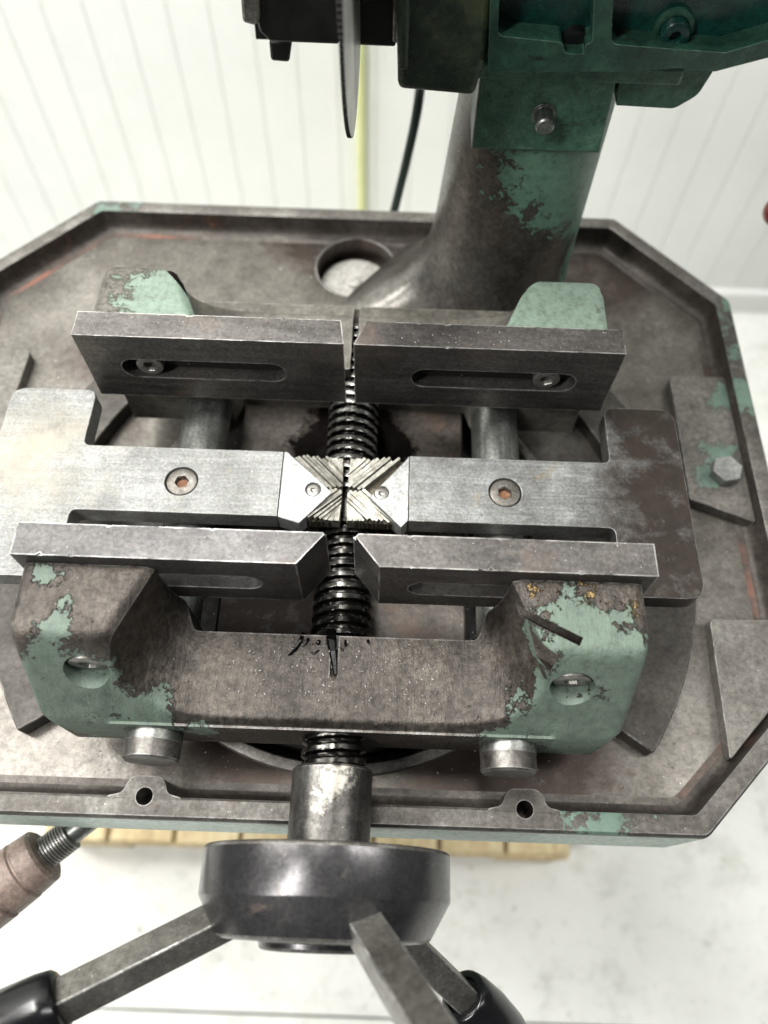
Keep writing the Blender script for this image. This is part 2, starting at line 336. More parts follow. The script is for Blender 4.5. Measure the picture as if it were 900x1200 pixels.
M['mgreen'] = metal('mid_green_paint', [G(52, 86, 70), G(72, 108, 90), G(94, 128, 110)], 30, 0, (.32, .5), (G(60, 62, 56), 1.2, .7), .3, 380, bdist=.001,
    stains_and_shade=[(40, .56, .68, G(46, 54, 44), .1, .4), (90, .6, .66, G(34, 38, 32), 0, .5), (25, .58, .66, G(104, 128, 112), 0, .5)])
M['grime'] = metal('green_paint_under_grime', [G(24, 32, 26), G(40, 54, 43), G(74, 86, 64)], 34, .1, (.25, .45), None, .6, 330, bdist=.0014,
    stains_and_shade=[(24, .58, .66, G(34, 66, 52), 0, .35), (18, .56, .62, G(74, 84, 58), 0, .45, [(40, 452, 235, 60)], .2), (210, .62, .66, G(120, 118, 108), .4, .4)])
M['black'] = metal('black_guard_paint_and_opening_dark', [G(5, 5, 6), G(9, 9, 10), G(16, 16, 16)], 30, 0, (.35, .5), None, .15, 400)
M['blade'] = metal('saw_blade_steel', [G(196, 194, 188), G(216, 214, 208), G(228, 226, 220)], 12, .2, (.3, .42), None, .05, 900)
M['grip'] = metal('black_plastic_grip', [G(9, 9, 11), G(13, 13, 15), G(18, 18, 20)], 30, 0, (.16, .26), None, .03, 400, fine=.1)
M['brown'] = metal('brown_tube_enamel', [G(106, 92, 84), G(128, 112, 103), G(142, 126, 117)], 40, .1, (.4, .55), (G(70, 56, 50), 1.5, .6), .12, 500, stains_and_shade=[(60, .62, .68, G(92, 72, 64), .1, .5)])
M['red'] = metal('red_knob', [G(110, 34, 36), G(126, 42, 42), G(140, 50, 48)], 30, 0, (.25, .35), None, .03)
M['cable'] = metal('dark_cable', [G(12, 26, 22), G(16, 32, 28), G(22, 40, 34)], 30, 0, (.4, .5), None, .03)
M['yg'] = metal('yellow_green_pipe', [G(206, 210, 150), G(214, 218, 160), G(220, 224, 168)], 20, 0, (.45, .55), None, .03, fine=.08)
M['cream'] = metal('pale_recess_cap', [G(176, 172, 166), G(198, 196, 190), G(212, 210, 206)], 50, .3, (.4, .5), None, .1)
M['wood'] = metal('pallet_wood', [G(186, 164, 122), G(208, 188, 146), G(222, 206, 168)], 14, 0, (.65, .8), None, .2, 300, scratch=(130, 6, 130), fine=.2, stains_and_shade=[(9, .5, .68, G(156, 142, 116), 0, .8), (50, .64, .7, G(112, 98, 78), 0, .8)])
M['chip'] = metal('bright_chips', [(.6, .6, .6), (.75, .75, .74), (.85, .85, .83)], 90, .1, (.25, .4), None, 0)
M['oilchip'] = metal('black_oily_chips', [G(8, 8, 8), G(16, 16, 16), G(30, 30, 30)], 90, .7, (.2, .35), None, .2)
M['wall'] = metal('white_wall_sheet', [G(226, 228, 225), G(232, 234, 231), G(236, 238, 235)], 3, 0, (.4, .5), None, .02, 100, fine=.03)
M['floor'] = metal('white_floor_paint', [G(220, 221, 216), G(230, 231, 226), G(236, 237, 233)], 6, 0, (.4, .6), None, .05, 160, fine=.06,
    stains_and_shade=[(10, .5, .68, G(208, 209, 200), 0, .6), (40, .57, .66, G(192, 193, 181), 0, .6), (60, .63, .67, G(138, 140, 124), 0, .6)])

M['worn'] = metal('worn_bright_edge', [G(84, 80, 77), G(150, 148, 145), G(222, 221, 219)], 70, .45, (.34, .5), None, .1, 900)
M['green_edge_glint'] = metal('green_edge_painted_highlight', [G(44, 70, 58), G(78, 108, 90), G(122, 146, 128)], 50, 0, (.3, .45), None, .2, 500)  # lighter bevel colour paints highlights along the green edges
M['cut'] = metal('raw_saw_cut', [G(52, 44, 38), G(78, 68, 60), G(112, 102, 92)], 90, .6, (.4, .6), None, .4, 700)
M['kerf_floor'] = metal('sawn_floor_metal', [G(62, 54, 40), G(92, 82, 62), G(128, 118, 96)], 120, .5, (.4, .6), None, .5, 900)
M['worn_soft'] = metal('worn_soft_edge', [G(90, 84, 79), G(122, 117, 111), G(182, 180, 176)], 80, .5, (.36, .5), None, .1, 900)
# ------------------------------------------------------------------ setting: floor and wall
FD = 1400.0
fl = bpy.data.objects.new('floor', None); scene.collection.objects.link(fl); fl['kind'] = 'structure'
bm = BM(); box(bm, -3000, 3000, -1800, 1330, FD+6, FD+40); o = obj('floor_base', bm, M['cable'], fl)
ys = [-1800, -1144, -144, 856, 1330]; xs = [-3000, -1500, 700, 3000]
ys = [-1800, -1140, -142, 1330]; xs = [-3000, -1350, 3000]
for i in range(len(ys)-1):
    for j in range(len(xs)-1):
        bm = BM(); box(bm, xs[j]+1.5, xs[j+1]-1.5, ys[i]+1.5, ys[i+1]-1.5, FD, FD+20)
        obj('floor_panel', bm, M['floor'], fl, bevel=1.5)
wl = bpy.data.objects.new('wall', None); scene.collection.objects.link(wl); wl['kind'] = 'structure'
WY = 1322.0
bm = BM(); box(bm, -2600, 2600, WY+1.7, WY+60, -1700, FD); obj('wall_backing', bm, M['wall'], wl)
pitch = 70.0; n = 67; x0 = -2350
bm = BM(); wallp(bm, [(0, FD-60), (0, -1700), (pitch-1.2, -1700), (pitch-1.2, FD-60)], WY, WY+1.5)
first = obj('wall_panel', bm, M['wall'], wl, bevel=.7, seg=2)
first.location.x += x0/1000
for k in range(1, n):
    c = first.copy(); scene.collection.objects.link(c); c.location.x = first.location.x+k*pitch/1000
bm = BM(); box(bm, -2600, 2600, WY-16, WY+14, FD-62, FD+2); obj('skirting', bm, M['wall'], wl, bevel=6)

# ------------------------------------------------------------------ pallet under the machine
pal = thing('pallet', 'pale wooden pallet on the white floor under the machine', 'pallet', (-98, 400, FD))
for k in range(8):
    xa = -498+k*100.5
    bm = BM(); box(bm, xa, xa+(94 if k != 3 else 92), 84+random.uniform(-3, 3), 760, 1262+random.uniform(-1, 1), 1284); obj('board', bm, M['wood'], pal, bevel=2)
for yy in (80, 370, 660):
    bm = BM(); box(bm, -498, 302, yy+2, yy+98, 1284.5, 1306); obj('cross_board', bm, M['wood'], pal, bevel=2)
    for xx in (-496, -170, 200):
        bm = BM(); box(bm, xx, xx+98, yy+4, yy+96, 1306.3, 1399); obj('block', bm, M['wood'], pal, bevel=2)

# ------------------------------------------------------------------ saw table: octagonal tray, column, stand
CX = -38.0; TL, TR, TF, TB = -393.0, 317.0, 50.0, 623.0
base = thing('saw_table', 'octagonal cast iron saw table with raised rim and a flared column at the back', 'saw table', (CX, 330, 1262))
ch = 97.0; chb = 104.0; chf = 97
octo = [(TL+ch, TF), (TR-ch, TF), (TR, TF+chf), (TR, TB-chb), (TR-ch, TB), (TL+ch, TB), (TL, TB-chb), (TL, TF+chf)]
def inset(poly, d):
    out = []; N = len(poly)
    for i in range(N):
        p0, p, p1 = Vector(poly[i-1]), Vector(poly[i]), Vector(poly[(i+1) % N])
        a = (p-p0).normalized(); b = (p1-p).normalized(); na = Vector((-a.y, a.x)); nb = Vector((-b.y, b.x))
        m = (na+nb); m = m/m.length; out.append(tuple(p+m*d/max(.3, m.dot(na))))
    return out
o8 = fillet(octo, 9, 4)
bm = BM(); rings = []
sect = [(0, 618, 3), (0, 560, 3), (0, 545, 3), (.5, 541.5, 1), (2, 540, 1), (12.5, 540, 1), (14, 541, 1), (14.6, 544, 2), (15, 553, 2), (16.5, 558.5, 2), (19.5, 561.2, 2), (22.5, 561.9, 2), (27.5, 562, 4)]
for d, dd, mi in sect:
    pl = inset(octo, d); pl = fillet(pl, max(3, 9-d*.1) if d < 20 else 14, 4); rings.append([bm.verts.new(W3((x, y, dd))) for x, y in pl])
for (a, b, s) in zip(rings, rings[1:], sect[1:]):
    for i in range(len(a)):
        f = bm.faces.new((a[i], a[(i+1) % len(a)], b[(i+1) % len(b)], b[i])); f.material_index = s[2]
bm.faces.new(rings[-1]); f = bm.faces.new(rings[0]); f.material_index = 3
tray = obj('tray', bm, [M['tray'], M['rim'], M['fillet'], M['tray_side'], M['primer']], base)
def cyl(c, axis, r, L, n=48): b = BM(); lathe(b, c, axis, [(0, r), (L, r)], n); return b
un = []
for bx in (-152, 100):
    b = BM(); slab(b, fillet([(bx-25, 56), (bx+25, 56), (bx+24, 64), (bx+15, 66), (bx+11, 77), (bx-11, 77), (bx-15, 66), (bx-24, 64)], [0, 0, 1, 6, 9, 9, 6, 1], 6), 540.01, 575)
    for f in b.faces: f.material_index = 1
    un.append(b)
boolean(tray, un, 'UNION')
cuts = [cyl((-28, 262, 500), (0, 0, 1), 170, 96, 96), cyl((-36, 565, 500), (0, 0, 1), 38.5, 87, 64)]+[cyl((bx, 64, 500), (0, 0, 1), 5.6, 70, 32) for bx in (-152, 100)]
boolean(tray, cuts)
addbevel(tray, 1.0, 2, 50)
bm = BM(); lathe(bm, (-28, 262, 561.8), (0, 0, -1), [(0, 170.5), (3, 170.5), (4, 171.5), (4, 176), (3, 178), (0, 179)], 96, close=False); obj('ring_lip', bm, M['pad'], base)
bm = BM(); lathe(bm, (-36, 565, 561.5), (0, 0, -1), [(-1, 38.6), (.2, 38.6), (.5, 39.2), (0.2, 40.4), (-.6, 40.8)], 64, close=False); obj('recess_edge', bm, M['pad'], base)
bm = BM(); lathe(bm, (-37, 562, 586.5), (0, 0, -1), [(0, 35), (4, 35), (5, 34), (5, 7), (9, 6), (10, 4), (10, 0)], 48); obj('recess_cap', bm, M['cream'], base)
# raised pads
def pad(poly, r): bm = BM(); slab(bm, fillet(poly, r, 4), 551, 561.7); return obj('pad', bm, M['pad'], base, bevel=1.8, seg=3, worn=M['worn_soft'])
pad([(251, 310), (302, 290), (302, 437), (252, 437)], [4, 2, 2, 6])
pad([(-378, 290), (-327, 310), (-323, 441), (-378, 441)], [2, 4, 6, 2])
pad([(250, 207), (302.3, 207), (302.3, 158), (247, 101.5)], [6, 1, 1, 2])
pad([(-378, 207), (-326, 207), (-323, 101.5), (-378, 158)], [1, 6, 2, 1])
bm = BM(); lathe(bm, (283, 335, 551), (0, 0, -1), [(0, 15), (1.6, 15), (1.6, 12.9)], 6, close=False)
bm = BM(); x6 = circ(283, 335, 13.2, 6, .2); slab(bm, x6, 541, 550.8); hb = obj('hex_bolt', bm, M['support'], base, bevel=1.2)
# column: lofted from a flared foot to a round post
cx, cy, cr = 103.0, 540.0, 56.0
N = 96; bm = BM(); rings = []
L0, L1 = Vector((-52, 517)), Vector((30, 622)); ln = Vector((-(L1-L0).y, (L1-L0).x)).normalized()
RB = []
for i in range(N):
    a = 2*PI*i/N; d = Vector((math.cos(a), math.sin(a))); dn = d.dot(ln)
    wgt = min(1, max(0, (.45-d.x)/.9)); rb = 62+(108-62)*wgt*wgt*(3-2*wgt)
    if dn > .45 and d.x < 0: rb = min(160, 106/dn)
    if d.y > .05: rb = min(rb, (TB-17-cy)/d.y)
    RB.append(rb)
for _ in range(3): RB = [(RB[i-1]+2*RB[i]+RB[(i+1) % N])/4 for i in range(N)]
for k in range(31):
    t = k/30; D = 561.5-(561.5-330)*t; fl_ = (1-min(1, (561.5-D)/100))**3.2; ring = []
    for i in range(N):
        a = 2*PI*i/N; lf = max(0, -math.cos(a)*.8+math.sin(-a)*.25); r = cr+(2+20*lf)*(1-t)+(max(RB[i], cr+22*lf+3)-cr-22*lf)*fl_
        ring.append(bm.verts.new(W3((cx+math.cos(a)*r, min(cy+math.sin(a)*r, TB-16), D))))
    rings.append(ring)
for a, b in zip(rings, rings[1:]):
    for i in range(N): bm.faces.new((a[i], a[(i+1) % N], b[(i+1) % N], b[i]))
bm.faces.new(rings[0]); bm.faces.new(rings[-1])
obj('column', bm, M['column'], base, smooth=60)
# stand under the tray
bm = BM(); slab(bm, fillet([(-270, 150), (194, 150), (194, 560), (-270, 560)], 25), 618.2, 1262); obj('stand', bm, M['tray_side'], base, bevel=4)

# ------------------------------------------------------------------ swivel base and vise bed
sw = thing('swivel_base', 'dark round swivel base with curved wings and a flat bed between the rods', 'swivel base', (-28, 262, 596))
bm = BM(); lathe(bm, (-28, 262, 595), (0, 0, -1), [(0, 160), (20, 160), (22, 158), (22, 0)], 96); obj('turntable', bm, M['dark'], sw)
bm = BM(); box(bm, -118, 62, 118, 408, 526, 573); obj('bed', bm, M['bed'], sw, bevel=2)
for s in (-1, 1):
    poly = []
    a0, a1 = (-36, 37)
    for i in range(25): a = math.radians(a0+(a1-a0)*i/24); poly.append((-28+s*(4+268*math.cos(a)), 262+268*math.sin(a)))
    for i in range(25): a = math.radians(a1-(a1-a0)*i/24); poly.append((-28+s*(4+226*math.cos(a)), 262+228*math.sin(a)))
    bm = BM(); slab(bm, poly if s > 0 else poly[::-1], 546, 561.8); obj('wing', bm, M['wing'], sw, bevel=1.2, worn=M['worn_soft'])
    bm = BM(); xs_ = sorted((-28+s*146, -28+s*231)); box(bm, xs_[0], xs_[1], 222, 306, 549, 561.6); obj('arm', bm, M['wing'], sw, bevel=1)
    rx = -141 if s < 0 else 84
    bm = BM(); box(bm, rx-14, rx+14, 225, 300, 519.8, 573); obj('rod_saddle', bm, M['bed'], sw, bevel=2)

# ------------------------------------------------------------------ guide rods
for rx, lb in ((-141, 'round steel guide rod bolted under the pale clean support bar'), (84, 'round steel guide rod bolted under the support bar with the painted dark reflection')):
    t = thing('guide_rod', lb, 'guide rod', (rx, 264, 520), 'guide rods of the vise')
    bm = BM(); lathe(bm, (rx, 92, 502), (0, 1, 0), [(0, 17.9), (345, 17.9)], 48); obj('bar', bm, M['rod'], t)
    bm = BM(); lathe(bm, (rx, 80, 502), (0, 1, 0), [(0, 16.2), (1.4, 17.6), (12, 17.7)], 48); obj('end', bm, M['rod_end'], t)

# ------------------------------------------------------------------ work supports
VC = (-28, 263.5)
for s in (-1, 1):
    if s < 0: t = thing('work_support', 'clean pale steel T-shaped support bar with bright triangular tip block', 'support bar', (-170, 264, 483.6), 'support bars between the jaws'); mat = M['support']
    else: t = thing('work_support', 'stained steel T-shaped support bar with sawn tip block and a dark reflection painted on its head', 'support bar', (110, 264, 483.6), 'support bars between the jaws'); mat = M['support_d']
    X = lambda a: -28+s*a
    out = 240 if s > 0 else 250
    poly = [(X(45), 238), (X(186), 238), (X(186), 188), (X(out), 188), (X(out), 338), (X(188), 338), (X(188), 290), (X(45), 290)]
    poly = fillet(poly, [0, 5, 9, 12, 12, 8, 5, 0], 5)
    if s < 0: poly = poly[::-1]
    sx = -142 if s < 0 else 84
    bm = BM(); slab(bm, poly, 467, 483.5, [circ(sx, 263, 11.6, 40)]); obj('support_bar', bm, mat, t, bevel=.8, worn=M['worn'])
    bm = BM(); capscrew(bm, (sx, 263, 467.8), (0, 0, -1), 10.8, 15, 5.0, 5, rot=.2 if s < 0 else .5); cs = obj('socket_screw', bm, M['rustscrew'], t)
    bm = BM(); slab(bm, circ(sx, 263, 4.0, 16), 471.6, 472.5); obj('rust_plug', bm, M['rust'], cs)
    # tip block: pale triangle, sawn floor and ridges left by the blade
    P = lambda u, v: atD(u, v, 467)
    if s < 0: tri = [(X(44.6), 238), P(350, 613), P(389, 577), P(336, 529), (X(44.6), 290)]
    else: tri = [(X(44.6), 238.4), P(470, 618), P(433, 582), P(476, 539), (X(44.6), 290)][::-1]
    sc = P(367, 573) if s < 0 else P(447, 577)
    bm = BM(); slab(bm, tri, 467.2, 483.4); vb = obj('tip_block', bm, M['vblock'], t)
    b2 = BM(); lathe(b2, (sc[0], sc[1], 460), (0, 0, 1), [(0, 5.4), (10.5, 5.4)], 24); boolean(vb, [b2]); addbevel(vb, .5)
    bm = BM(); capscrew(bm, (sc[0], sc[1], 468.6), (0, 0, -1), 4.9, 2, 2.2, 1.4, n=24, ch=.4); obj('small_screw', bm, M['screwhead'], vb)
    bm = BM(); box(bm, *sorted((X(2.2), X(44.5))), 238.8, 289.2, 474.6, 483.3)
    rr = random.Random(4 if s < 0 else 9)
    def ridge(c0, c1, nn, hw, tp0, tp1):
        q = [(c0-nn*hw, 482), (c0+nn*hw, 482), (c0+nn*.8*hw, tp0), (c0-nn*.8*hw, tp0+.3), (c1-nn*hw, 482), (c1+nn*hw, 482), (c1+nn*.8*hw, tp1), (c1-nn*.8*hw, tp1+.3)]
        lim = lambda x: max(-28+2.0, min(X(44.3), x)) if s > 0 else min(-28-2.0, max(X(44.3), x))
        vv = [bm.verts.new(W3((lim(p.x), max(238.6, min(289.4, p.y)), z))) for p, z in q]
        for f in ((0, 1, 2, 3), (4, 7, 6, 5), (0, 4, 5, 1), (1, 5, 6, 2), (2, 6, 7, 3), (3, 7, 4, 0)): bm.faces.new([vv[i] for i in f])
    obj('sawn_floor', bm, M['kerf_floor'], t, smooth=0); bm = BM()
    for sy in (-1, 1):
        d = Vector((s*.72, sy*.694)).normalized(); nn = Vector((-d.y, d.x))
        for off in (-8, -5.6, -3.2, -.9, 1.5, 3.8, 6.2, 8.4):
            c0 = Vector(VC)+nn*off+d*(2+abs(off)*.9); Lm = (25.5-sy*nn.y*off)/abs(d.y)
            top_ = rr.choice([468.0, 468.6, 469.4, 470.4, 471.4])
            ridge(c0, Vector(VC)+nn*off+d*Lm*rr.uniform(.93, 1), nn, rr.uniform(1.05, 1.4), top_+rr.uniform(.6, 2.0), top_)
        for off in (4.0, 7.5, 11):
            c0 = Vector(VC)+Vector((s*off*.55, sy*(5+off*.5))); c1 = Vector(VC)+Vector((s*off*1.15, sy*25)); d2 = (c1-c0).normalized()
            ridge(c0, c1, Vector((-d2.y, d2.x)), 2.2, 472.6+rr.uniform(-.4, .4), 471+rr.uniform(-.6, .8))
    obj('sawn_ridges', bm, M['kerf'], t, smooth=0)

# ------------------------------------------------------------------ vise jaws
def smax(a, b, k):
    h = max(0, min(1, .5+.5*(a-b)/k)); return b*(1-h)+a*h+k*h*(1-h)
def casting(name, front, mat, root):
    sgn = -1 if front else 1; NX, NO = 150, 44; xl, xr = -207.0, 151.0
    hash_ = lambda i, j: 0
    bm = BM(); top = []; cw = [-1.0]
    segs = [('ear', 26, -1), ('wall', 26, -1), ('flat', 40, 0), ('wall', 26, 1), ('ear', 26, 1)]; cols = []
    for kind, n, sd in segs:
        for k in range(n): cols.append((kind, k/n, sd))
    cols.append(('end', 0, 1)); NX = len(cols)-1
    wff = lambda o_: 82-max(0, min(59, o_-107))*.37
    def xpos(c, o_):
        kind, t, sd = c; wf = wff(o_); wt = 104+(o_-90)*.42; ex = -28-xl if sd < 0 else xr+28
        if kind == 'end': return xr
        if kind == 'flat': return -28-wf+2*wf*t
        if kind == 'ear': return -28+sd*((ex+(wt-ex)*t) if sd < 0 else (wt+(ex-wt)*t))
        th = t if sd > 0 else 1-t
        return -28+sd*(wf+(wt-wf)*math.sin(th*PI/2))
    for c in cols:
        col_ = []
        x = xpos(c, 110); ax = abs(x+28)
        e = min(1, max(0, (ax-88)/15)); e = e*e*(3-2*e); ob = 107-(107-90.4)*e
        of = (166 if front else 176)-max(0, 12-min(x-xl, xr-x))*.5
        for j in range(NO+1):
            o_ = ob+(of-ob)*j/NO; x = xpos(c, o_); ax = abs(x+28)
            oe0 = 134 if front else 144; ed = min(x-xl, xr-x); rc = 7.0 if front else 9.0
            oe = oe0-(rc-math.sqrt(max(0, rc*rc-max(0, rc-ed)**2)))
            if not front: ei = max(0, ax-(104+(o_-90)*.42)); oe = min(oe, oe0-(10-math.sqrt(max(0, 100-max(0, 10-ei)**2))))
            q_ = o_-oe
            ear = 410 if q_ < -5 else (410+(q_+5)**2*.109375 if q_ < 5 else 410+70*q_/32)
            ear = min(ear, 480)
            if ed < 5: ear += (5-ed)**2*.09
            eo = max(0, ax-(104+(o_-90)*.42))
            if eo < 7: ear = max(ear, min(ear+(7-eo)**2*.085, 480))
            wf = wff(o_); wt = 104+(o_-90)*.42; uu = max(0, min(1, (ax-wf)/(wt-wf)))
            scoop = 474-64*(1-max(0, 1-uu**2.5)**.4) if uu < 1 else 380
            D = smax(ear, scoop, 4.0) if uu < .9999 else ear
            col_.append(bm.verts.new(W3((x, 264+sgn*o_, D))))
        top.append(col_)
    bd = 525.8
    for i in range(NX):
        for j in range(NO): bm.faces.new((top[i][j], top[i+1][j], top[i+1][j+1], top[i][j+1]))
    ring = [top[i][0] for i in range(NX+1)]+[top[NX][j] for j in range(1, NO+1)]+[top[i][NO] for i in range(NX-1, -1, -1)]+[top[0][j] for j in range(NO-1, 0, -1)]
    low = []
    for v in ring: low.append(bm.verts.new((v.co.x, v.co.y, H-bd/1000)))
    n = len(ring)
    for i in range(n): bm.faces.new((ring[i], ring[(i+1) % n], low[(i+1) % n], low[i]))
    bm.faces.new(low)
    return obj(name, bm, mat, root, smooth=50)
def rbox(c, size, rz=0, tilt=0):
    b = BM(); bmesh.ops.create_cube(b, size=1)
    bmesh.ops.scale(b, vec=Vector(size)/1000, verts=b.verts)
    bmesh.ops.rotate(b, matrix=Matrix.Rotation(tilt, 3, 'X'), verts=b.verts)
    bmesh.ops.rotate(b, matrix=Matrix.Rotation(rz, 3, 'Z'), verts=b.verts)
    bmesh.ops.translate(b, vec=W3(c), verts=b.verts); return b
def jaw_plate(root, front, left, mat):
    sgn = -1 if front else 1
    xi = {(True, True): -33, (True, False): -17.5, (False, True): -30.6, (False, False): -24.2}[(front, left)]
    xo = -211.5 if left else 157
    x0, x1 = sorted((xi, xo)); d0, d1 = 400.0, (457.5 if front else 465.5); sd = 431 if front else 433.5
    s0, s1 = (-187, -72) if left else (16, 131)
    yi = 264+sgn*69.5; yo = 264+sgn*90
    bm = BM()
    wallp(bm, [(x0, d0), (x1, d0), (x1, d1), (x0, d1)], yi, yo, [slotp(s0, s1, sd, 9.8)])
    for v in bm.verts:
        if abs(v.co.x*1000-xi) < .01 and abs(v.co.y*1000-yo) < .01: v.co.x += (-.016 if left else .016) if front else (-.003 if left else .008)
    p = obj('jaw_plate', bm, mat, root); nick = []; rn = random.Random(int(abs(xi)*10)+(5 if front else 0))
    for k in range(5):
        nx_ = rn.uniform(x0+14, x1-22); ye = rn.choice([yi, yo, yo])
        nick.append(rbox((nx_, ye, d0-.2), (rn.uniform(1.2, 3.2), rn.uniform(1.4, 2.6), rn.uniform(1.2, 2.4)), rn.uniform(-.9, .9), rn.uniform(-.5, .5)))
    sg = 1 if left else -1
    if front: nick.append(rbox((xi, yi, d0), (5, 7, 9) if not left else (3, 4, 5), sg*.7, .5))
    boolean(p, nick); bv = addbevel(p, .9, 2).modifiers['bevel']; p.data.materials.append(M['worn']); bv.material = len(p.data.materials)-1
    sx = -168 if left else 111
    if not front:
        bm = BM(); wallp(bm, slotp(s0+.3, s1-.3, sd, 9.5), yi+10, yo-3); obj('slot_shade_backing', bm, M['dark'], p)  # dark backing put in for the shade inside the open slot
    bm = BM(); capscrew(bm, (sx, 264+sgn*71.5, sd), (0, -sgn, 0), 9.4, 8, 5.0, 5, rot=.1 if left else .4); obj('socket_screw', bm, M['screwhead'], p)
    bm = BM(); lathe(bm, (sx, 264+sgn*86, sd), (0, sgn, 0), [(0, 6), (12, 6)], 16); obj('screw_shank', bm, M['screwhead'], p)
fj = thing('vise_jaw', 'front vise jaw casting with flaking green paint where the handwheel screw enters', 'vise jaw', (-28, 132, 525.8), 'jaws of the vise')
cf = casting('casting', True, [M['casting_f'], M['cut']], fj)
cb = [cyl((-168, 60, 437), (0, 1, 0), 13, 64, 40), cyl((112, 60, 437), (0, 1, 0), 13, 64, 40)]
cb += [rbox((84, 150, 408), (62, 5, 42), math.radians(-26), .45), rbox((72, 141, 416), (60, 13, 30), math.radians(-33), .75)]
kc = BM(); lathe(kc, (-30.6, 181, 376), (1, 0, 0), [(0, 111), (4.6, 111)], 96); cb.append(kc)
for b_ in cb[2:]:
    for f in b_.faces: f.material_index = 1
boolean(cf, cb)
for bx in (-168, 112):
    bm = BM(); capscrew(bm, (bx, 122, 437), (0, -1, 0), 11.6, 8, 5.5, 4); obj('socket_screw', bm, M['screwhead'], fj)
jaw_plate(fj, True, True, M['plate']); jaw_plate(fj, True, False, M['plate_b'])
rj = thing('vise_jaw', 'rear vise jaw casting with slotted bolted jaw plates in front of the column', 'vise jaw', (-28, 396, 525.8), 'jaws of the vise')
cr_ = casting('casting', False, [M['casting_r'], M['cut']], rj)
kc = BM(); lathe(kc, (-30.2, 380, 366), (1, 0, 0), [(0, 132), (5, 132)], 96)
cc_ = [kc, rbox((-146, 394, 405), (80, 7, 50), math.radians(134), .3), rbox((-138, 399, 410), (70, 5, 40), math.radians(128), .2)]
for b_ in cc_:
    for f in b_.faces: f.material_index = 1
boolean(cr_, cc_)
jaw_plate(rj, False, True, M['plate_b']); jaw_plate(rj, False, False, M['plate_b'])

# ------------------------------------------------------------------ screw and handwheel
AX, AD = -26.5, 503.0
hw = thing('vise_handwheel', 'dark steel handwheel hub with three square spokes on a threaded vise screw', 'handwheel', (AX, 20, 575))
def thread(bm, y0, y1, r, pitch, depth, hand, n=48, per=14):
    ns = int((y1-y0)/pitch*per); rings = []
    for k in range(ns+1):
        y = y0+(y1-y0)*k/ns; ring = []
        for i in range(n):
            a = 2*PI*i/n; ph = ((y/pitch+hand*a/(2*PI)) % 1.0)
            g = 0 if ph < .42 else (1 if .55 < ph < .87 else ((ph-.42)/.13 if ph < .5 or ph < .55 else (1-ph)/.13))
            rr = r-depth*max(0, min(1, g))*(1+.05*math.sin(5*a+y)); ring.append(bm.verts.new(W3((AX+rr*math.cos(a), y, AD+rr*math.sin(a)))))
        rings.append(ring)
    for k, (a, b) in enumerate(zip(rings, rings[1:])):
        for i in range(n):
            f = bm.faces.new((a[i], a[(i+1) % n], b[(i+1) % n], b[i])); ph = (((y0+(y1-y0)*(k+.5)/ns)/pitch+hand*(i+.5)/n) % 1.0); f.material_index = 0 if ph < .44 else 1
    bm.faces.new(rings[0]); bm.faces.new(rings[-1])
bm = BM(); thread(bm, 268, 425, 19.8, 8.2, 3.0, 1); obj('thread', bm, [M['screw'], M['screw_oily']], hw, smooth=30)
bm = BM(); thread(bm, 76, 250, 20.6, 8.2, 3.2, -1); obj('thread', bm, [M['screw_crest'], M['screw_oily']], hw, smooth=30)
bm = BM(); lathe(bm, (AX, 249, AD), (0, 1, 0), [(0, 14), (20, 14)], 32); obj('neck', bm, M['screw'], hw)
bm = BM(); lathe(bm, (AX, 30, AD), (0, 1, 0), [(0, 25), (48, 25), (49.5, 23.5)], 64); obj('sleeve', bm, M['sleeve'], hw)
bm = BM(); lathe(bm, (AX, 33, AD), (0, -1, 0), [(0, 60), (0, 71.5), (1.5, 73), (26, 73), (27, 72.6), (46, 61.5), (47.5, 58.5), (48, 37), (52, 36), (53, 34), (53, 0)], 96); hub = obj('hub', bm, M['hub'], hw, smooth=25, bevel=.9, worn=M['worn_soft']); hub.modifiers['bevel'].angle_limit = math.radians(25)
for ang in (66, 174, 311):
    a = math.radians(ang); rad = Vector((math.cos(a), 0, -math.sin(a)))      # X,Y,D
    d = (rad*.89+Vector((0, -.455, 0))).normalized(); st = Vector((AX, -2, AD))+rad*50
    x, y, z = frame(WV(d), up=(0, 1, 0))
    th = math.radians({66: 24, 174: 42, 311: 35}[ang]); x2 = x*math.cos(th)+y*math.sin(th); y2 = -x*math.sin(th)+y*math.cos(th)
    bm = BM(); ext = 40 if ang == 66 else 0; hs = 8.7/1000; Lb = (112+ext)/1000; o_ = W3(st)
    vs = [bm.verts.new(o_+z*tt+x2*i+y2*j) for tt in (0, Lb) for i, j in ((-hs, -hs), (hs, -hs), (hs, hs), (-hs, hs))]
    for f in ((0, 3, 2, 1), (4, 5, 6, 7), (0, 1, 5, 4), (1, 2, 6, 5), (2, 3, 7, 6), (3, 0, 4, 7)): bm.faces.new([vs[i] for i in f])
    sp = obj('spoke', bm, M['bar'], hw, bevel=1.0, worn=M['worn'])
    c = st+d*(98+ext)
    bm = BM(); lathe(bm, tuple(c), tuple(d), [(3, 0), (3, 11), (0, 12), (0, 15), (2, 17), (10, 18.5), (30, 19.5), (55, 18), (75, 14), (84, 8), (87, 0)], 40); obj('grip', bm, M['grip'], sp, smooth=50)

# ------------------------------------------------------------------ saw head over the table
hd = thing('saw_head', 'dark green sawing unit with ribbed pockets and thin round blade above the column', 'saw', (103, 540, 361))
def panel(y, pts): return [atY(u, v, y) for u, v in pts]
